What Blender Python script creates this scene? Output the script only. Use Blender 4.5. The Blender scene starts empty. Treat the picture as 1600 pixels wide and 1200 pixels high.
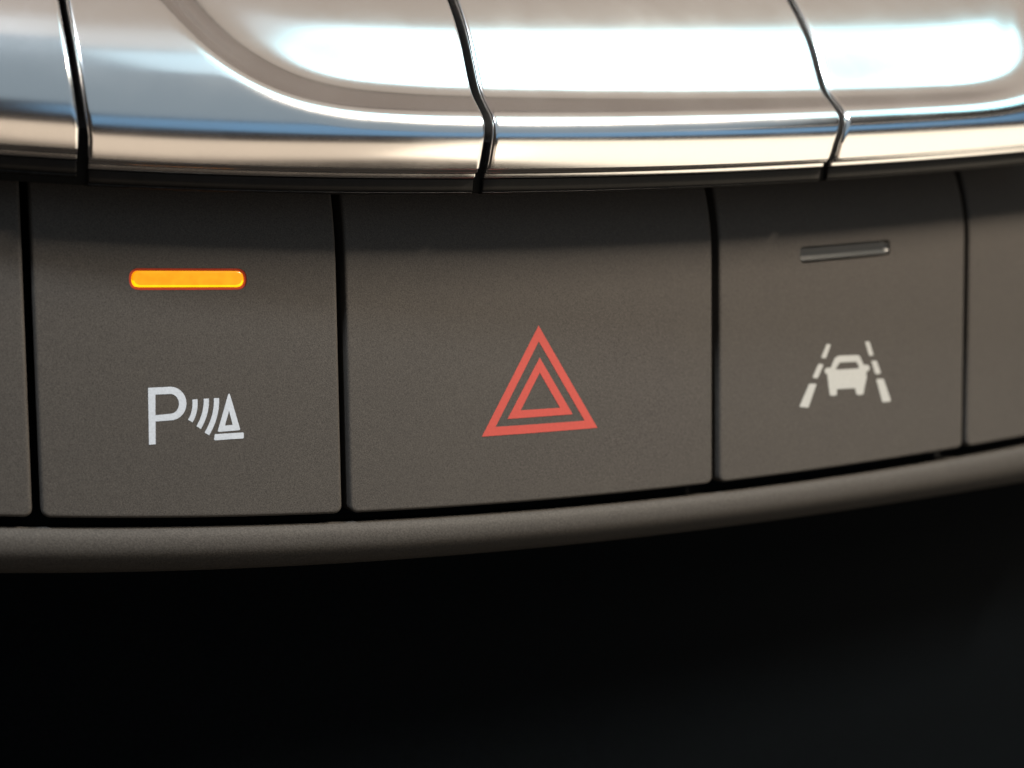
import bpy, bmesh, math
import numpy as np
from mathutils import Vector, Matrix
from mathutils.geometry import tessellate_polygon

# ------------------------------------------------------------------ camera, world, lamps, exposure
MM = 0.001                      # everything below is laid out in millimetres
F = 2462.0                      # focal length in photograph pixels (1600 wide)
PITCH, ROLL = math.radians(16.0), math.radians(5.0)
cp, sp, cr, sr = math.cos(PITCH), math.sin(PITCH), math.cos(ROLL), math.sin(ROLL)
ZUP = 150.0                     # the camera's height above the scene origin

scene = bpy.context.scene
col = scene.collection
cam_d = bpy.data.cameras.new('camera')
cam = bpy.data.objects.new('camera', cam_d)
col.objects.link(cam)
R_ = Vector((cr, sp * sr, cp * sr)); U_ = Vector((-sr, sp * cr, cp * cr)); B_ = Vector((0, -cp, sp))
M = Matrix((R_, U_, B_)).transposed().to_4x4()
M.translation = Vector((0, 0, ZUP * MM))
cam.matrix_world = M
cam_d.sensor_width = 36.0
cam_d.lens = 36.0 * F / 1600.0
cam_d.clip_start, cam_d.clip_end = 0.005, 20.0
cam_d.dof.use_dof = True
cam_d.dof.focus_distance = 0.1235
cam_d.dof.aperture_fstop = 32.0
scene.camera = cam

world = bpy.data.worlds.new('World')
scene.world = world
world.use_nodes = True
bg = world.node_tree.nodes['Background']
bg.inputs['Color'].default_value = (0.46, 0.37, 0.30, 1)
bg.inputs['Strength'].default_value = 0.06

def lamp(name, d, axis, dist, sx, sy, radiance, color):
    """rectangular lamp in direction d from the keys (0, 128, -25 mm from the camera), its long side along `axis`"""
    d = Vector(d).normalized()
    x = Vector(axis); x = (x - d * x.dot(d)).normalized(); y = d.cross(x)
    L = bpy.data.lights.new(name, 'AREA')
    L.shape = 'RECTANGLE'
    L.size, L.size_y = sx * MM, sy * MM
    L.energy = radiance * math.pi * (sx * MM) * (sy * MM)
    L.color = color
    o = bpy.data.objects.new(name, L)
    col.objects.link(o)
    m = Matrix((x, y, d)).transposed().to_4x4()
    m.translation = (Vector((0, 128, -25 + ZUP)) + d * dist) * MM
    o.matrix_world = m
    return o

def azel(az, el):
    a, e = math.radians(az), math.radians(el)
    return (math.sin(a) * math.cos(e), -math.cos(a) * math.cos(e), math.sin(e))

WIN, WAX = Vector((.552, .127, .831)).normalized(), Vector((.58, .69, -.39)).normalized()
lamp('window_light', WIN, WAX, 500, 425, 180, 1.65, (.42, .88, 1.0)).location += WAX * 47 * MM
for al in (-160, 235):                                # disk lamps added to round off the window's reflected highlight
    e_ = lamp('window_end_light', WIN, WAX, 500, 180, 180, 1.65, (.42, .88, 1.0))
    e_.data.shape = 'DISK'
    e_.data.energy *= math.pi / 4
    e_.location += WAX * al * MM
lamp('cool_shadow_light', azel(-42, 62), azel(48, 0), 400, 40, 20, 800.0, (.84, .93, 1.0))  # small added lamp for the lower shadow edge, outside the chrome's reflections
lamp('highlight_tail_light', WIN, WAX, 500, 125, 150, .75, (.66, .90, 1.0)).location += WAX * -300 * MM + WIN.cross(WAX) * -38 * MM  # added dim lamp for the left tail of the chrome highlight
lamp('main_light', azel(79, 54), azel(169, 0), 210, 72, 11, 540.0, (1.0, .86, .69))
lamp('rear_window_light', azel(34, 48), azel(124, 0), 500, 900, 790, .36, (.68, .87, 1.0))
lamp('blue_light', azel(55, 5), azel(145, 0), 500, 900, 78, .55, (.28, .62, 1.0))
lamp('warm_light', azel(78, -19), azel(168, 0), 420, 500, 185, 1.7, (1.0, .86, .66))
lamp('warm_side_light', azel(26, -22), azel(116, 0), 420, 420, 135, .85, (1.0, .80, .60))
lamp('roof_lining_light', (.29, .21, .93), (1, .85, -.5), 600, 1600, 270, .44, (1.0, .83, .68))
lamp('dark_lining_light', (.10, .70, .71), (1, .85, -.5), 600, 1600, 345, .25, (1.0, .80, .66))
lamp('strip_light', azel(84, 14), azel(174, 0), 500, 300, 8, 1.2, (1.0, .88, .72))

scene.view_settings.view_transform = 'Standard'
scene.view_settings.look = 'None'
scene.view_settings.exposure = 0.0
scene.view_settings.gamma = 1.0
scene.cycles.use_denoising = True
scene.cycles.max_bounces = 8

# ------------------------------------------------------------------ the swept geometry of the panel
CA, CB, LEAN, Z0, Y0 = .54, .0027, .22, -44.5, 123.5

def proj(P):
    P = np.asarray(P, float); x, y, z = P[..., 0], P[..., 1], P[..., 2]
    d = y * cp - z * sp; up = y * sp + z * cp; X = F * x / d; Y = F * up / d
    return np.stack([800 + cr * X + sr * Y, 600 - (-sr * X + cr * Y)], -1)

def face(u, w, o=0.0):
    """a point of the switch panel: u along its curve, w up its leaning face, o out of it (mm)"""
    u = np.asarray(u, float); w = np.asarray(w, float); o = np.asarray(o, float) + 0 * u
    o = o - 0.03 * np.maximum(0, w - 18.5) ** 2
    s = CA + 2 * CB * u; n = np.sqrt(1 + s * s); L = math.sqrt(1 + LEAN ** 2)
    return np.stack([u - s / n * LEAN * w + o * s / n / L,
                     Y0 + CA * u + CB * u * u + LEAN * w / n - o / n / L,
                     Z0 + w + o * LEAN / L], -1)

def inv(X, Y, o=0.0):
    """panel coordinates of the point of the panel that the photograph shows at a pixel"""
    X = np.asarray(X, float); Y = np.asarray(Y, float)
    u = (X - 800) * .055; w = (800 - Y) * .052
    for _ in range(14):
        e = 1e-4
        f0 = proj(face(u, w, o)); fu = (proj(face(u + e, w, o)) - f0) / e; fw = (proj(face(u, w + e, o)) - f0) / e
        r0 = X - f0[..., 0]; r1 = Y - f0[..., 1]
        det = fu[..., 0] * fw[..., 1] - fu[..., 1] * fw[..., 0]
        u = u + (r0 * fw[..., 1] - r1 * fw[..., 0]) / det; w = w + (fu[..., 0] * r1 - fu[..., 1] * r0) / det
    return u, w

def curve(pts, deg=3, o=0.0):
    """w as a smooth function of u through traced points"""
    a = np.array(pts, float)
    u, w = inv(a[:, 0], a[:, 1], o)
    c = np.polyfit(u, w, deg)
    return lambda q: np.polyval(c, q)

U_MIN, U_MAX = -60.0, 66.0

def smooth(a, b, x):
    t = np.clip((x - a) / (b - a), 0, 1)
    return t * t * (3 - 2 * t)

def spline(xs, ys, x):
    """Catmull-Rom through (xs, ys), not uniform"""
    xs = np.asarray(xs, float); ys = np.asarray(ys, float)
    m = np.gradient(ys, xs)
    i = np.clip(np.searchsorted(xs, x) - 1, 0, len(xs) - 2)
    h = xs[i + 1] - xs[i]; t = (x - xs[i]) / h
    return ((2 * t ** 3 - 3 * t ** 2 + 1) * ys[i] + (t ** 3 - 2 * t ** 2 + t) * h * m[i]
            + (-2 * t ** 3 + 3 * t ** 2) * ys[i + 1] + (t ** 3 - t ** 2) * h * m[i + 1])

# ------------------------------------------------------------------ materials
def new_mat(name):
    m = bpy.data.materials.new(name); m.use_nodes = True
    nt = m.node_tree
    return m, nt, nt.nodes['Principled BSDF']

def coords(nt, scale):
    tc = nt.nodes.new('ShaderNodeTexCoord')
    mp = nt.nodes.new('ShaderNodeMapping'); mp.inputs['Scale'].default_value = (scale,) * 3
    nt.links.new(tc.outputs['Object'], mp.inputs['Vector'])
    return mp.outputs['Vector']

def noise(nt, vec, scale, detail=2.0, rough=0.5):
    n = nt.nodes.new('ShaderNodeTexNoise')
    n.inputs['Scale'].default_value = scale; n.inputs['Detail'].default_value = detail
    n.inputs['Roughness'].default_value = rough
    nt.links.new(vec, n.inputs['Vector'])
    return n.outputs['Fac']

def ramp(nt, fac, stops):
    r = nt.nodes.new('ShaderNodeValToRGB')
    e = r.color_ramp.elements
    e[0].position, e[0].color = stops[0][0], (*stops[0][1], 1)
    e[1].position, e[1].color = stops[-1][0], (*stops[-1][1], 1)
    for p, c in stops[1:-1]:
        k = e.new(p); k.color = (*c, 1)
    nt.links.new(fac, r.inputs['Fac'])
    return r.outputs['Color']

def plastic(name, c, rough, grain=0.45, bump=0.3, scale=11.0, spec=0.25):
    """grained soft-touch plastic; scale = grains per mm"""
    m, nt, b = new_mat(name)
    v = coords(nt, 1000.0)                                     # object coordinates are metres: to mm
    f = noise(nt, v, scale, 2.0, 0.6)
    g = noise(nt, v, 0.25, 3.0, 0.55)
    lo = tuple(x * (1 - grain) for x in c); hi = tuple(x * (1 + grain) for x in c)
    c1 = ramp(nt, f, [(0.30, lo), (0.70, hi)])
    mix = nt.nodes.new('ShaderNodeMixRGB'); mix.blend_type = 'MULTIPLY'; mix.inputs['Fac'].default_value = 1.0
    nt.links.new(c1, mix.inputs['Color1'])
    nt.links.new(ramp(nt, g, [(0.3, (0.98, 0.98, 0.985)), (0.7, (1.02, 1.02, 1.015))]), mix.inputs['Color2'])
    vo = nt.nodes.new('ShaderNodeTexVoronoi'); vo.inputs['Scale'].default_value = 0.22
    nt.links.new(v, vo.inputs['Vector'])
    lt = nt.nodes.new('ShaderNodeMath'); lt.operation = 'LESS_THAN'; lt.inputs[1].default_value = 0.016
    nt.links.new(vo.outputs['Distance'], lt.inputs[0])
    dust = nt.nodes.new('ShaderNodeMixRGB'); dust.inputs['Color2'].default_value = (*[min(1, x * 2.6) for x in c], 1)
    nt.links.new(lt.outputs['Value'], dust.inputs['Fac']); nt.links.new(mix.outputs['Color'], dust.inputs['Color1'])
    nt.links.new(dust.outputs['Color'], b.inputs['Base Color'])
    b.inputs['Roughness'].default_value = rough
    b.inputs['Specular IOR Level'].default_value = spec
    bp = nt.nodes.new('ShaderNodeBump'); bp.inputs['Strength'].default_value = bump
    bp.inputs['Distance'].default_value = 0.00003
    nt.links.new(f, bp.inputs['Height']); nt.links.new(bp.outputs['Normal'], b.inputs['Normal'])
    return m

MAT = {}
MAT['button'] = plastic('soft_touch_grey', (0.0395, 0.0356, 0.0325), 0.55)
MAT['lip'] = plastic('grained_grey_trim', (0.037, 0.0338, 0.0312), 0.66, 0.3, 0.5, 7.0, 0.12)
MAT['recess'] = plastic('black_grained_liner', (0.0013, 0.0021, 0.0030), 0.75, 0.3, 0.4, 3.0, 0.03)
MAT['gap'] = plastic('black_housing', (0.004, 0.004, 0.004), 0.7, 0.1, 0.1, 3.0, 0.1)

def chrome():
    m, nt, b = new_mat('satin_chrome')
    v = coords(nt, 1000.0)
    b.inputs['Metallic'].default_value = 1.0
    b.inputs['Base Color'].default_value = (0.80, 0.795, 0.80, 1)
    f = noise(nt, v, 9.0, 2.0, 0.6)
    r = nt.nodes.new('ShaderNodeMapRange')
    r.inputs['To Min'].default_value = 0.12; r.inputs['To Max'].default_value = 0.19
    sm = ramp(nt, noise(nt, v, 0.16, 4.0, 0.65), [(0.40, (0, 0, 0)), (0.75, (.035, .035, .035))])   # faint finger smears
    ad = nt.nodes.new('ShaderNodeMath'); ad.operation = 'ADD'
    nt.links.new(f, r.inputs['Value']); nt.links.new(r.outputs['Result'], ad.inputs[0]); nt.links.new(sm, ad.inputs[1])
    nt.links.new(ad.outputs['Value'], b.inputs['Roughness'])
    bp = nt.nodes.new('ShaderNodeBump'); bp.inputs['Strength'].default_value = 0.06
    bp.inputs['Distance'].default_value = 0.00001
    nt.links.new(f, bp.inputs['Height']); nt.links.new(bp.outputs['Normal'], b.inputs['Normal'])
    return m
MAT['chrome'] = chrome()

def gloss_black():
    m, nt, b = new_mat('gloss_black_plastic')
    v = coords(nt, 1000.0)
    nt.links.new(ramp(nt, noise(nt, v, 2.0), [(0.3, (0.006, 0.006, 0.006)), (0.7, (0.010, 0.009, 0.009))]), b.inputs['Base Color'])
    b.inputs['Roughness'].default_value = 0.3
    b.inputs['Specular IOR Level'].default_value = 0.15
    return m
MAT['gloss'] = gloss_black()

def highlight_metal():
    m, nt, b = new_mat('skirt_highlight_metal')
    v = coords(nt, 1000.0)
    nt.links.new(ramp(nt, noise(nt, v, 3.0), [(0.3, (0.035, 0.034, 0.034)), (0.7, (0.065, 0.063, 0.062))]), b.inputs['Base Color'])
    b.inputs['Metallic'].default_value = 1.0; b.inputs['Roughness'].default_value = 0.3
    return m
MAT['edge'] = highlight_metal()

def paint(name, c, grain=0.10):
    m, nt, b = new_mat(name)
    v = coords(nt, 1000.0)
    f = noise(nt, v, 7.0, 2.0, 0.6)
    nt.links.new(ramp(nt, f, [(0.3, tuple(x * (1 - grain) for x in c)), (0.7, tuple(x * (1 + grain) for x in c))]), b.inputs['Base Color'])
    b.inputs['Roughness'].default_value = 0.5
    return m
MAT['white'] = paint('white_print', (0.33, 0.36, 0.41))
MAT['cream'] = paint('warm_white_print', (0.27, 0.275, 0.27))
MAT['red'] = paint('red_print', (0.30, 0.040, 0.030))

def amber(name='lit_amber_lens', g0=0.30, g1=0.37, st=1.05):
    m, nt, b = new_mat(name)
    v = coords(nt, 1000.0)
    c = ramp(nt, noise(nt, v, 1.5), [(0.3, (1.0, g0, 0.0)), (0.7, (1.0, g1, 0.003))])
    b.inputs['Base Color'].default_value = (0.25, 0.07, 0.0, 1)
    nt.links.new(c, b.inputs['Emission Color'])
    b.inputs['Emission Strength'].default_value = st
    b.inputs['Roughness'].default_value = 0.3
    return m
MAT['amber'] = amber()
MAT['amber_rim'] = amber('lit_amber_lens_edge', 0.5, 0.58, 1.4)
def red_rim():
    m, nt, b = new_mat('red_halo_rim')
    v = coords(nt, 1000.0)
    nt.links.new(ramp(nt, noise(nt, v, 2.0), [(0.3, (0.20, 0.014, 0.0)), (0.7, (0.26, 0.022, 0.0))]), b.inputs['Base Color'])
    b.inputs['Emission Color'].default_value = (1.0, 0.07, 0.0, 1); b.inputs['Emission Strength'].default_value = 0.16  # emission paints the amber lens's red halo onto the rim
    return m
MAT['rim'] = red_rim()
MAT['lens'] = plastic('smoked_lens', (0.012, 0.0118, 0.0115), 0.38, 0.1, 0.05, 4.0, 0.6)

# ------------------------------------------------------------------ mesh helpers
def make(name, verts, faces, mat, parent=None, angle=35.0):
    me = bpy.data.meshes.new(name)
    v = np.asarray(verts, float).reshape(-1, 3)
    v = (v + np.array([0, 0, ZUP])) * MM
    org = np.array([0.0, 0.0, 0.0])
    if parent is not None:
        org = np.array(parent['_org'])
    me.from_pydata([tuple(p) for p in (v - org)], [], [tuple(int(i) for i in f) for f in faces])
    me.update()
    bm = bmesh.new(); bm.from_mesh(me)
    bmesh.ops.remove_doubles(bm, verts=bm.verts, dist=1e-7)
    bm.to_mesh(me); bm.free()
    me.polygons.foreach_set('use_smooth', [True] * len(me.polygons))
    me.set_sharp_from_angle(angle=math.radians(angle))
    me.materials.append(MAT[mat])
    o = bpy.data.objects.new(name, me)
    col.objects.link(o)
    if parent is not None:
        o.parent = parent
    return o

def thing(name, label, cat, at, group=None):
    e = bpy.data.objects.new(name, None)
    e.empty_display_size = 0.005
    col.objects.link(e)
    p = (np.asarray(at, float) + np.array([0, 0, ZUP])) * MM
    e.location = tuple(p)
    e['_org'] = [float(x) for x in p]
    e['label'] = label; e['category'] = cat
    if group: e['group'] = group
    return e

def grid_faces(nu, nv, flip=False):
    f = []
    for j in range(nv - 1):
        for i in range(nu - 1):
            a = j * nu + i
            q = (a, a + 1, a + nu + 1, a + nu)
            f.append(q[::-1] if flip else q)
    return f

def cut(obj, cutters):
    for c in cutters:
        md = obj.modifiers.new('slot', 'BOOLEAN'); md.operation = 'DIFFERENCE'; md.solver = 'EXACT'; md.object = c
    dg = bpy.context.evaluated_depsgraph_get(); dg.update()
    me = bpy.data.meshes.new_from_object(obj.evaluated_get(dg))
    obj.modifiers.clear()
    old = obj.data; obj.data = me
    me.name = obj.name
    me.polygons.foreach_set('use_smooth', [True] * len(me.polygons))
    me.set_sharp_from_angle(angle=math.radians(35))
    for c in cutters:
        bpy.data.objects.remove(c)
    bpy.data.meshes.remove(old)

# ------------------------------------------------------------------ the setting: black housing behind the switches, recess below
btn_low = curve([(0, 810), (57, 808), (300, 807), (541, 801), (800, 788), (1110, 759), (1300, 729), (1507, 696), (1600, 684)])
lip_top = curve([(0, 827), (300, 822), (541, 816), (800, 804), (1119, 774), (1300, 747), (1507, 713), (1600, 700)])
lip_low = curve([(0, 905), (270, 900), (540, 886), (800, 870), (1000, 849), (1200, 822), (1400, 793), (1600, 761)])

def sweep(name, prof, mat, parent=None, nu=120, u0=U_MIN, u1=U_MAX, angle=35.0, flip=False):
    """prof: function u-array -> list of (w, o) arrays, one per profile vertex, from the top down"""
    u = np.linspace(u0, u1, nu)
    rows = [face(u, w + 0 * u, o + 0 * u) for w, o in prof(u)]
    return make(name, np.stack(rows), grid_faces(nu, len(rows), flip), mat, parent, angle)

def housing_prof(u):
    return [(40 + 0 * u, -3.2), (lip_top(u) - .2, -3.2), (lip_top(u) - .4, -2.6)]
h = sweep('switch_housing', housing_prof, 'gap'); h['kind'] = 'structure'

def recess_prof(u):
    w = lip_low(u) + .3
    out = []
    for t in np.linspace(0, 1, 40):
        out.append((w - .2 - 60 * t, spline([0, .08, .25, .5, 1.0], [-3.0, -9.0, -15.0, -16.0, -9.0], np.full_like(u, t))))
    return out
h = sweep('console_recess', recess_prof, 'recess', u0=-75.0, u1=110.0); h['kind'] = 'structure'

# ------------------------------------------------------------------ lower trim lip
def lip_prof(u):
    a, b = lip_top(u), lip_low(u)
    out = [(a - .25, -2.6 + 0 * u)]
    ss = [0, .02, .05, .09, .14, .2, .28, .37, .47, .57, .67, .76, .84, .90, .95, .98, 1.0]
    for s in ss:
        o = spline([0, .04, .12, .3, .55, .8, .94, 1.0], [-.75, -.36, -.08, .14, .02, -.70, -1.5, -2.2], np.full_like(u, s))
        out.append((a + (b - a) * s, o))
    out += [(b + .10, -3.2 + 0 * u), (b + .25, -5.5 + 0 * u)]
    return out
lip = sweep('trim_lip', lip_prof, 'lip', nu=160, angle=60)
lip['label'] = 'rounded dark grey plastic lip running along below the row of buttons'; lip['category'] = 'trim'

# ------------------------------------------------------------------ the buttons
def edge_line(pts):
    a = np.array(pts, float); u, w = inv(a[:, 0], a[:, 1])
    c = np.polyfit(w, u, 1)
    return lambda q: np.polyval(c, q)

GAPS = [[(38, 330), (46, 520), (57, 800)], [(527, 330), (535, 560), (541, 795)],
        [(1114, 330), (1119, 550), (1119, 750)], [(1507, 310), (1510, 480), (1508, 690)]]
G = [edge_line(g) for g in GAPS]
HALF = [.29, .29, .33, .30]

def edge_samples(L, fine, step):
    n = max(2, int((L - 2 * fine[-1]) / step))
    mid = np.linspace(fine[-1], L - fine[-1], n + 1)[1:-1]
    return np.concatenate([fine, mid, [L - x for x in reversed(fine)]])

FINE = np.array([0, .02, .05, .09, .14, .20, .27, .35, .48, .62])
W_TOP = 34.0

def build_button(name, label, left, right, group=None):
    """left/right: functions w -> u of the button's two edges"""
    um = (left(10.0) + right(10.0)) / 2
    root = thing(name, label, 'button', face(um, btn_low(um), -3.0), group)
    wb0 = float(btn_low(um)); H = W_TOP - wb0; W = float(right(10.0) - left(10.0))
    S = edge_samples(W, FINE, .8); T = edge_samples(H, FINE, .8)
    ss, tt = np.meshgrid(S, T)
    Rc = .62; r = .27
    dx = np.minimum(ss, W - ss); dy = np.minimum(tt, H - tt)
    a = np.clip((Rc - dx) / Rc, 0, 1); b = np.clip((Rc - dy) / Rc, 0, 1)
    m = np.maximum(a, b); ln = np.hypot(a, b); k = np.where((a > 0) & (b > 0), m / np.maximum(ln, 1e-9), 1.0)
    ndx = np.where((a > 0) & (b > 0), Rc - a * k * Rc, dx); ndy = np.where((a > 0) & (b > 0), Rc - b * k * Rc, dy)
    s2 = np.where(ss < W / 2, ndx, W - ndx); t2 = np.where(tt < H / 2, ndy, H - ndy)
    d = np.where((a > 0) & (b > 0), Rc * (1 - m), np.minimum(dx, dy))
    q = np.clip(r - d, 0, r)
    o = -(r - np.sqrt(np.maximum(r * r - q * q, 0)))

    def to_face(s2, t2, o):
        w = btn_low(um) + t2
        u = left(w) + (s2 / W) * (right(w) - left(w))
        for _ in range(3):
            w = btn_low(u) + t2 * (W_TOP - btn_low(u)) / H
            u = left(w) + (s2 / W) * (right(w) - left(w))
        return face(u, w, o)
    front = to_face(s2, t2, o)
    nT, nS = front.shape[:2]
    verts = [front.reshape(-1, 3)]
    faces = grid_faces(nS, nT)
    # side walls down to the housing
    ring = [(0, i) for i in range(nS)] + [(j, nS - 1) for j in range(1, nT)] + [(nT - 1, i) for i in range(nS - 2, -1, -1)] + [(j, 0) for j in range(nT - 2, 0, -1)]
    idx = [j * nS + i for j, i in ring]
    back = np.array([to_face(s2[j, i], t2[j, i], -3.0) for j, i in ring])
    base = nS * nT
    verts.append(back)
    n = len(ring)
    for q_ in range(n):
        p_ = (q_ + 1) % n
        faces.append((idx[p_], idx[q_], base + q_, base + p_))
    faces.append([base + q_ for q_ in range(n)])
    cap = make('cap', np.concatenate(verts), faces, 'button', root)
    return root, cap

SUB = .7

def fill_polys(rings):
    """rings of (u, w) points (first outer, then holes) -> subdivided triangles"""
    r3 = [[Vector((p[0], p[1], 0)) for p in r] for r in rings]
    tris = tessellate_polygon(r3)
    flat = [p for r in r3 for p in r]
    bm = bmesh.new()
    vs = [bm.verts.new(p) for p in flat]
    for t in tris:
        try:
            f = bm.faces.new([vs[i] for i in t])
        except ValueError:
            pass
    bmesh.ops.remove_doubles(bm, verts=bm.verts, dist=1e-6)
    for _ in range(6):
        long = [e for e in bm.edges if e.calc_length() > SUB]
        if not long: break
        bmesh.ops.subdivide_edges(bm, edges=long, cuts=1)
        bmesh.ops.triangulate(bm, faces=[f for f in bm.faces if len(f.verts) > 3])
    bmesh.ops.recalc_face_normals(bm, faces=bm.faces)
    bm.normal_update()
    s = sum(f.normal.z for f in bm.faces)
    if s < 0: bmesh.ops.reverse_faces(bm, faces=bm.faces)
    return bm

def slab(name, rings_px, mat, parent, o_top, o_bot, bevel=0.0, px=True):
    """a thin flat shape (traced outline) laid on the panel's own curved face"""
    rings = []
    for r in rings_px:
        a = np.array(r, float)
        if px:
            u, w = inv(a[:, 0], a[:, 1])
            rings.append(list(zip(u, w)))
        else:
            rings.append([tuple(p) for p in a])
    bm = fill_polys(rings)
    bm.verts.index_update()
    uv = np.array([v.co[:2] for v in bm.verts])
    bnd = [e for e in bm.edges if e.is_boundary]
    bv = {v.index for e in bnd for v in e.verts}
    top = face(uv[:, 0], uv[:, 1], o_top)
    bot = face(uv[:, 0], uv[:, 1], o_bot)
    faces = [[v.index for v in f.verts] for f in bm.faces]
    n = len(uv)
    for e in bnd:
        l = e.link_loops[0]
        a_, b_ = l.vert.index, l.link_loop_next.vert.index
        faces.append((b_, a_, n + a_, n + b_))
    bm.free()
    return make(name, np.concatenate([top, bot]), faces, mat, parent, 30)

def closed_prism(rings_uw, o_top, o_bot):
    bm = fill_polys(rings_uw)
    bm.verts.index_update()
    uv = np.array([v.co[:2] for v in bm.verts]); n = len(uv)
    faces = [[v.index for v in f.verts] for f in bm.faces]
    faces += [[n + v.index for v in reversed(f.verts)] for f in bm.faces]
    for e in bm.edges:
        if e.is_boundary:
            l = e.link_loops[0]; a_, b_ = l.vert.index, l.link_loop_next.vert.index
            faces.append((b_, a_, n + a_, n + b_))
    bm.free()
    return np.concatenate([face(uv[:, 0], uv[:, 1], o_top), face(uv[:, 0], uv[:, 1], o_bot)]), faces

def round_poly(pts, rad, seg=6):
    """round a polygon's corners (rad: one radius or a list)"""
    P = [np.array(p, float) for p in pts]; out = []
    n = len(P)
    for i in range(n):
        r = rad[i] if isinstance(rad, (list, tuple)) else rad
        p, a, b = P[i], P[i - 1], P[(i + 1) % n]
        if r <= 0: out.append(tuple(p)); continue
        da = (a - p) / np.linalg.norm(a - p); db = (b - p) / np.linalg.norm(b - p)
        ang = math.acos(float(np.clip(da @ db, -1, 1)))
        t = min(r / math.tan(ang / 2), .49 * np.linalg.norm(a - p), .49 * np.linalg.norm(b - p))
        q0, q1 = p + da * t, p + db * t
        for k in range(seg + 1):
            s = k / seg
            out.append(tuple((1 - s) ** 2 * q0 + 2 * s * (1 - s) * p + s * s * q1))
    return out

def stroke(pts, width, n=10):
    """outline of a curved stroke through three points"""
    p0, pm, p2 = [np.array(p, float) for p in pts]
    p1 = 2 * pm - .5 * p0 - .5 * p2
    L, R = [], []
    for k in range(n + 1):
        t = k / n
        c = (1 - t) ** 2 * p0 + 2 * t * (1 - t) * p1 + t * t * p2
        d = 2 * (1 - t) * (p1 - p0) + 2 * t * (p2 - p1); d /= np.linalg.norm(d)
        nn = np.array([-d[1], d[0]])
        L.append(tuple(c + nn * width / 2)); R.append(tuple(c - nn * width / 2))
    return L + R[::-1]

def pill(p0, p1, h, rad, seg=10):
    """a bar from p0 to p1 (middle of its two ends), height h, rounded corners, in (u, w)"""
    (a, b), (c, d) = inv(*p0), inv(*p1)
    a, b, c, d = float(a), float(b), float(c), float(d)
    L = math.hypot(c - a, d - b); ex = np.array([(c - a) / L, (d - b) / L]); ey = np.array([-ex[1], ex[0]])
    o = np.array([a, b])
    q = [o - ey * h / 2, o + ex * L - ey * h / 2, o + ex * L + ey * h / 2, o + ey * h / 2]
    return [tuple(x) for x in round_poly(q, rad, seg)], L, o, ex, ey

def slot(parent, cap, p0, p1, h, rad, gap, mat, top, bev, rim=True):
    """a slot cut into the button's cap with a domed light-pipe lens standing in it"""
    ring, *_ = pill(p0, p1, h, rad)
    v, f = closed_prism([ring], 1.0, -1.2)
    c = make('cutter', v, f, 'gap', None)
    cut(cap, [c])
    lens = thing_part('indicator_light', parent, p0, p1, h - 2 * gap, rad - gap, gap, mat, top, bev)
    return lens

def thing_part(name, parent, p0, p1, h, rad, gap, mat, top, bev):
    ring, L, o, ex, ey = pill(p0, p1, h, rad)
    # pull the ends in by the gap, then stack insets for a rounded top
    cen = o + ex * L / 2
    R = np.array(ring)
    loc = np.stack([(R - cen) @ ex, (R - cen) @ ey], -1)
    loc[:, 0] *= (L - 2 * gap) / L
    rows = [(0.0, -1.2)]
    for k in range(7):
        a = k / 6 * math.pi / 2
        rows.append((bev * (1 - math.cos(a)), top - bev * .7 * (1 - math.sin(a))))
    verts = []
    hx, hy = (L - 2 * gap) / 2, h / 2
    for ins, oo in rows:
        q = loc * np.array([(hx - ins) / hx, (hy - ins) / hy])
        uw = cen + q[:, :1] * ex + q[:, 1:] * ey
        verts.append(face(uw[:, 0], uw[:, 1], oo))
    n = len(R); faces = []
    for j in range(len(rows) - 1):
        for i in range(n):
            k = (i + 1) % n
            faces.append((j * n + i, j * n + k, (j + 1) * n + k, (j + 1) * n + i))
    verts = np.concatenate(verts)
    # fill the top with strips between the lower and the upper long side
    b0 = (len(rows) - 1) * n
    faces.append([b0 + i for i in range(n)])
    ob = make(name, verts, faces, mat, parent, 50)
    if mat == 'amber':
        ob.data.materials.append(MAT['amber_rim'])
        zs = [p.center.z for p in ob.data.polygons]; zm = (min(zs) + max(zs)) / 2
        big = max(p.area for p in ob.data.polygons)
        for p in ob.data.polygons:
            if p.area < big and p.center.z < zm: p.material_index = 1
    return ob

gl, gr = lambda k: (lambda w: G[k](w) + HALF[k]), lambda k: (lambda w: G[k](w) - HALF[k])
grp = 'buttons in the row under the chrome keys'
b0, _ = build_button('panel_button', 'plain dark grey button at the left picture edge', lambda w: -58.0 + 0 * w, gr(0), grp)
b1, cap1 = build_button('parking_sensor_button', 'dark grey button with lit amber bar and white P and cone symbol', gl(0), gr(1), grp)
b2, cap2 = build_button('hazard_button', 'wide dark grey button with double red triangle in the middle of the row', gl(1), gr(2), grp)
b3, cap3 = build_button('lane_assist_button', 'dark grey button with unlit bar and white car between dashed lane lines', gl(2), gr(3), grp)
b4, _ = build_button('panel_button', 'plain dark grey button at the right picture edge', gl(3), lambda w: 64.0 + 0 * w, grp)

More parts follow.
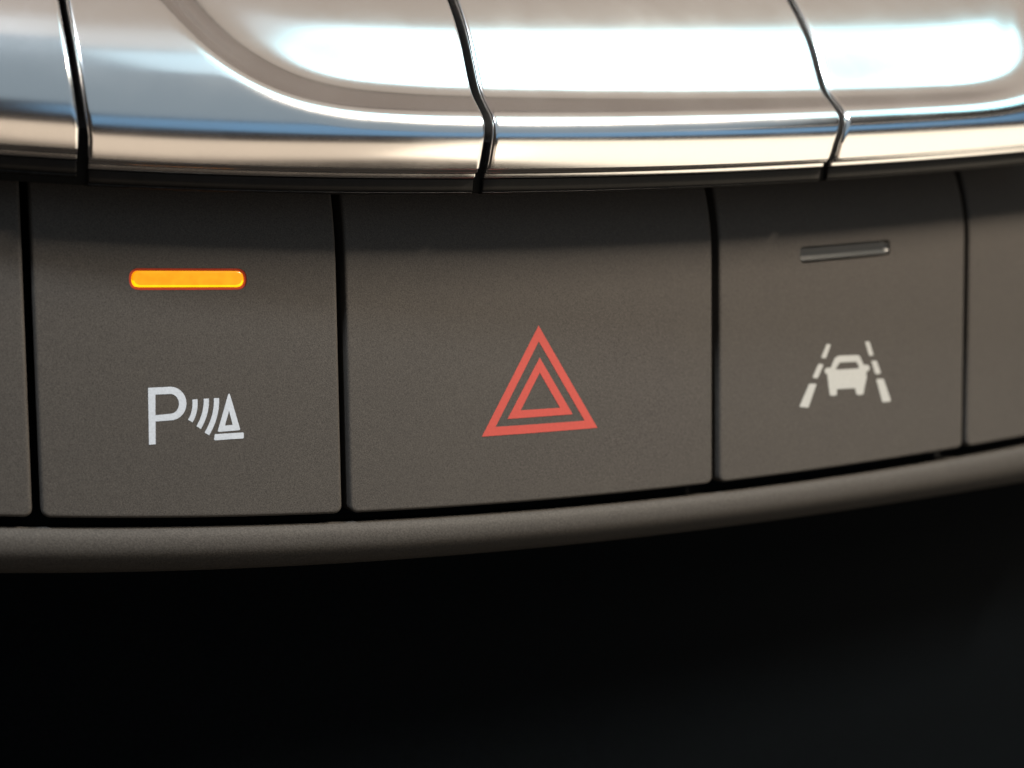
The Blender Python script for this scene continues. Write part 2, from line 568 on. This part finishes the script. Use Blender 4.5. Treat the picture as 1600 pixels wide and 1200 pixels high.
# indicator bars
lens1 = slot(b1, cap1, (201.5, 436), (385.5, 436), 1.60, .79, .20, 'amber', -.06, .16)
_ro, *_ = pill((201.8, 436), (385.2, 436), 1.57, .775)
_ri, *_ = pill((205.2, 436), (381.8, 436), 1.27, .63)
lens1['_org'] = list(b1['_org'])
slab('halo_rim', [_ro, _ri], 'rim', lens1, -.10, -1.0, px=False)
def wedge_lens(parent, cap, p0, p1, h, rad, gap):
    """unlit light bar: a slot with a sunken lens whose lower edge slopes up to the surface"""
    ring, L, o, ex, ey = pill(p0, p1, h, rad)
    v, f = closed_prism([ring], 1.0, -1.2)
    cut(cap, [make('cutter', v, f, 'gap', None)])
    hx, hy = L / 2 - gap, h / 2 - gap
    cen = o + ex * L / 2
    ps = np.concatenate([-1 + np.array([0, .006, .015, .03, .05]), np.linspace(-.92, .92, 40), 1 - np.array([.05, .03, .015, .006, 0])])
    qs = np.linspace(-1, 1, 25)
    pp, qq = np.meshgrid(ps, qs)
    rc = min(rad - gap, hy * .9)
    over = np.maximum(np.abs(qq) * hy - (hy - rc), 0)                 # rounded corners: shorten the rows near top and bottom
    half = hx - (rc - np.sqrt(np.maximum(rc * rc - over ** 2, 0)))
    X = pp * half; Y = qq * hy
    oo = spline([-1, -.88, -.76, -.26, -.08, .2, 1.0], [-.14, -.05, -.06, -.23, -.27, -.26, -.20], qq)
    edge_d = half - np.abs(X)
    oo = oo + .16 * (1 - smooth(0, .32, edge_d)) * (qq > -.72) * (X > 0) * smooth(-.72, -.4, qq)
    uw = cen + X[..., None] * ex + Y[..., None] * ey
    top = face(uw[..., 0], uw[..., 1], oo)
    n = len(ps)
    return make('indicator_light', top, grid_faces(n, len(qs)), 'lens', parent, 60)
wedge_lens(b3, cap3, (1250.5, 399), (1390.5, 386.5), 1.48, .40, .13)

# symbols
TOP, BOT = .020, -.02
def arc_pts(c, rx, ry, a0, a1, n=14):
    return [(c[0] + rx * math.cos(math.radians(a0 + (a1 - a0) * k / n)), c[1] - ry * math.sin(math.radians(a0 + (a1 - a0) * k / n))) for k in range(n + 1)]
outer = [(231.3, 606), (266, 604.2)] + arc_pts((266, 630.5), 25.3, 26.3, 90, -90)[1:-1] + [(266, 656.8), (243, 658.5), (243.2, 694), (232.8, 694.8)]
hole = [(242.7, 616.6), (242.8, 648.9), (266, 646.6)] + arc_pts((266, 631), 13.6, 15.6, -90, 90)[1:-1] + [(266, 615.4)]
slab('letter_p', [outer, hole], 'white', b1, TOP, BOT)
for a_, w_ in ((((304.4, 624.0), (303.6, 641.7), (297.3, 657.8)), 8.0), (((322.2, 622.9), (319.8, 645.8), (310.3, 668)), 8.2), (((338.2, 622), (335, 650.5), (323.2, 678)), 8.2)):
    slab('sound_wave', [stroke(a_, w_)], 'white', b1, TOP, BOT)
slab('cone', [round_poly([(357.8, 611.5), (375.6, 672), (339.8, 675)], 2.2), [(357.8, 641.7), (351.5, 664.9), (363.6, 663.9)]], 'white', b1, TOP, BOT)
slab('cone_base', [round_poly([(335.6, 678.4), (380.8, 675.6), (380.8, 684.9), (334.2, 688.0)], 2.0)], 'white', b1, TOP, BOT)

slab('outer_triangle', [[(841.4, 508.6), (933.2, 668.3), (752.8, 682.2)], [(841.7, 533.2), (774.1, 667), (913.4, 657.3)]], 'red', b2, TOP, BOT)
slab('inner_triangle', [[(843.2, 558.6), (894.6, 647.1), (793, 654.6)], [(843.2, 582), (813.5, 641), (874.9, 637.2)]], 'red', b2, TOP, BOT)

def k7(p): return [(1220 + x / 3.873, 350 + y / 3.873) for x, y in p]
for d_ in ([(278, 726), (302, 728), (272, 813), (243, 810)], [(228, 846), (259, 849), (222, 934), (191, 930)], [(172, 967), (216, 966), (166, 1111), (112, 1107)],
           [(509, 711), (535, 711), (561, 795), (535, 799)], [(547, 827), (579, 827), (606, 905), (572, 909)], [(577, 938), (621, 937), (666, 1072), (615, 1079)]):
    slab('lane_dash', [round_poly(k7(d_), 1.6, 3)], 'cream', b3, TOP, BOT)
car = [(352, 797), (474, 793), (500, 852), (528, 853), (538, 870), (530, 890), (516, 892), (519, 930), (510, 968), (498, 1032), (458, 1035), (450, 993), (337, 1000), (339, 1036), (298, 1041), (288, 972), (281, 909), (268, 903), (264, 884), (276, 870), (302, 870), (326, 812)]
slab('car_symbol', [round_poly(k7(car), [4, 5, 2, 2, 3, 3, 1, 1, 3, 3, 3, 3, 2, 2, 3, 3, 3, 1, 3, 3, 2, 4], 3), round_poly(k7([(356, 838), (327, 882), (476, 874), (458, 833)]), [3, 2, 2, 3], 3)], 'cream', b3, TOP, BOT)

# ------------------------------------------------------------------ chrome keys above
def spo(u):
    """how far the keys stand out over the buttons (mm)"""
    return 7.1 + .035 * np.clip(u, -60, 66)

def inv_key(x, y):
    u = (np.asarray(x, float) - 800) * .055
    for _ in range(6):
        u, w = inv(x, y, spo(u))
    return u, w
_a = np.array([(145, 250), (400, 260), (600, 265), (760, 266), (1000, 262), (1200, 255), (1300, 250), (1450, 239), (1600, 228)], float)
_u, _w = inv_key(_a[:, 0], _a[:, 1])
_c = np.polyfit(_u, _w, 3)
def spine_w(u): return np.polyval(_c, u)
def profile(zs, es, n=160):
    """integrate a profile from the elevation (deg) of its surface normal at given heights"""
    z = np.linspace(zs[0], zs[-1], 1500)
    e = np.radians(np.clip(spline(zs, es, z), -60, 80))
    o = np.concatenate([[0], np.cumsum(-np.tan((e[1:] + e[:-1]) / 2) * np.diff(z))])
    L = np.concatenate([[0], np.cumsum(np.hypot(np.diff(z), np.diff(o)))])
    return o, z, L / L[-1]
PA = profile([.10, .7, 1.4, 1.9, 2.5, 3.3, 4.3, 5.5, 7.0, 8.5, 10, 12, 16, 20], [-13, -10.5, -6.5, -2.5, 3, 8, 16, 26, 37, 44, 48, 52, 58, 66])
PB = profile([.10, .8, 1.5, 2.2, 2.7, 3.1, 3.5, 3.9, 4.3, 4.7, 5.1, 5.6, 6.0, 7.0, 8.3, 9.5, 10.2, 11.5, 14, 20],
             [-15, -12, -7.5, -1.5, 5, 13, 28, 43, 57, 62, 61, 53, 46, 40, 40, 44, 47, 51, 55, 64])
ZT = 20.0

def at_px(x, y):
    u, w = inv_key(x, y); return float(u)
# how much the scoop's lower edge climbs towards the two ends of the scoop (mm)
_cx = [60, 150, 210, 240, 270, 300, 330, 365, 400, 440, 480, 540, 640, 800, 1300, 1460, 1500, 1540, 1570, 1600, 1640, 1680, 1720, 1800]
_cz = [26, 17, 11.5, 8.9, 6.9, 5.2, 3.85, 2.65, 1.75, 1.02, .55, .18, .02, 0, 0, .02, .12, .45, 1.0, 2.2, 5.5, 10, 15, 24]
_cu = np.array([at_px(x, 150) for x in _cx])

def climb(u):
    k = np.linspace(-1, 1, 9)
    return sum(np.interp(u + 1.3 * q, _cu, _cz) for q in k) / len(k)

def recess_o(z):
    return np.interp(z, PB[1], PB[0]) - np.interp(z, PA[1], PA[0])

Z_N = 2.7                                             # below this the nose, above it the scoop
U_N0, U_N1 = at_px(230, 200), at_px(640, 200)

def key_out(u, z):
    nose = smooth(U_N0, U_N1, u) * recess_o(np.minimum(z, Z_N))
    scoop = recess_o(np.maximum(z - climb(u), Z_N)) - recess_o(Z_N)
    return np.interp(z, PA[1], PA[0]) + nose + scoop

def key_point(u, z, inset=0.0):
    """surface of a key at height z; inset pushes the surface in (rounded key ends)"""
    o = key_out(u, z)
    e = .02
    do = key_out(u, z + e) - key_out(u, z - e)
    L = np.hypot(do, 2 * e)
    return o - 2 * e / L * inset, z + do / L * inset

def frame(u, o, z, lift):
    u = np.asarray(u, float)
    P = face(u, spine_w(u), spo(u))
    s = CA + 2 * CB * u; n = np.sqrt(1 + s * s)
    return np.stack([P[..., 0] + o * s / n, P[..., 1] - o / n, P[..., 2] + z + lift], -1)

def build_key(label, u0, u1, lift, sl0=0.0, sl1=0.0, ridge=0.0, name='chrome_key'):
    um = (u0 + u1) / 2
    root = thing(name, label, 'key', frame(um, -3.0, -1.9, lift), 'satin chrome keys along the top')
    W = u1 - u0
    fine = np.array([0, .015, .04, .08, .13, .19, .26, .34, .45])
    S = edge_samples(W, fine, .45)
    zz = np.concatenate([np.linspace(.1, 6.2, 110), np.linspace(6.2, 8.6, 45)[1:], np.linspace(8.6, ZT, 45)[1:]])
    ss, tt = np.meshgrid(S, zz)
    r = .34
    d = np.minimum(ss, W - ss); q = np.clip(r - d, 0, r)
    ins = r - np.sqrt(np.maximum(r * r - q * q, 0))
    uu = u0 + ss + (sl0 * (1 - ss / W) + sl1 * ss / W) * np.maximum(tt - 1.5, 0)
    o, z = key_point(uu, tt, ins)
    o = o + ridge * np.exp(-((tt - 7.35) / .16) ** 2) * smooth(.3, 4.0, d)
    P = frame(uu, o, z, lift)
    nT, nS = P.shape[:2]
    # ends: side walls going in
    wall0 = frame(uu[:, 0], o[:, 0] - 4.0, z[:, 0] - .4, lift); wall1 = frame(uu[:, -1], o[:, -1] - 4.0, z[:, -1] - .4, lift)
    V = np.concatenate([P.reshape(-1, 3), wall0, wall1])
    faces = grid_faces(nS, nT)
    n0 = nS * nT
    for j in range(nT - 1):
        faces.append((n0 + j, j * nS, (j + 1) * nS, n0 + j + 1)[::-1])
        faces.append(((j) * nS + nS - 1, n0 + nT + j, n0 + nT + j + 1, (j + 1) * nS + nS - 1)[::-1])
    make('chrome_cover', V, faces, 'chrome', root, 50)

    def strip(nm, prof, mat):
        so = np.array([p[0] for p in prof]); sz = np.array([p[1] for p in prof])
        S2 = edge_samples(W - .1, np.array([0, .03, .08, .15]), 1.0) + u0 + .05
        d2 = np.minimum(S2 - u0 - .05, u1 - .05 - S2); q2 = np.clip(.15 - d2, 0, .15)
        i2 = .15 - np.sqrt(np.maximum(.15 ** 2 - q2 * q2, 0))
        rows = np.stack([frame(S2, a - i2, b + 0 * S2, lift) for a, b in zip(so, sz)])
        n2, m2 = rows.shape[1], rows.shape[0]
        fs = grid_faces(n2, m2)
        fs.append([j * n2 for j in range(m2)]); fs.append([j * n2 + n2 - 1 for j in range(m2)][::-1])
        return make(nm, rows, fs, mat, root, 40)
    strip('chrome_edge', [(-4, -.86), (-1.25, -.84), (-.80, -.78), (-.72, -.74), (-.675, -.64), (-.65, -.46), (-.63, -.40), (-.33, -.25), (-.29, -.20), (-.265, -.04), (-.24, .0), (.0, .09), (-.5, .15), (-4, .15)], 'chrome')
    strip('black_skirt', [(-4, -1.92), (-1.12, -1.90), (-.98, -1.86), (-.94, -1.80), (-.93, -1.4), (-.95, -.90), (-1.1, -.87), (-4, -.85)], 'gloss')
    strip('skirt_highlight', [(-4, -2.16), (-1.30, -2.15), (-1.16, -2.12), (-1.07, -2.07), (-1.01, -2.0), (-.99, -1.94), (-1.0, -1.92), (-1.1, -1.90), (-4, -1.89)], 'edge')  # metal strip added to draw the highlight along the skirt's lower bevel
    return root

def key_gap(x, y): return at_px(x, y)
k1, k2, k3 = key_gap(130, 238), key_gap(757, 266), key_gap(1303, 250)
hw = .28
build_key('plain satin chrome key at the far left, cut off by the picture edge', -60.0, k1 - hw, .62, 0, -.13)
build_key('long chrome key whose surface dips into the finger scoop, above the amber bar', k1 + hw, k2 - hw, 0.0, -.13, .05)
build_key('middle chrome key with bright scoop, above the red triangle', k2 + hw, k3 - hw, 0.0, .05, .17, ridge=.022)
build_key('right chrome key where the finger scoop ends, above the lane symbol', k3 + hw, 64.0, 0.0, .17, 0)
# dark carrier that closes the gaps between the keys
def carrier():
    u = np.linspace(U_MIN, U_MAX, 100)
    pr = [(-4.2, -2.09), (-1.4, -2.08), (-1.3, -1.9), (-1.3, 0.0), (-1.3, 2.0), (-2.4, 3.4), (-5.2, 4.6), (-9.5, 7.5), (-16, 12.0), (-30, 17.0)]
    rows = np.stack([frame(u, a, b, 0.0) for a, b in pr])
    o = make('key_carrier', rows, grid_faces(100, len(pr)), 'gap'); o['kind'] = 'structure'
carrier()
for o in scene.objects:
    if '_org' in o: del o['_org']
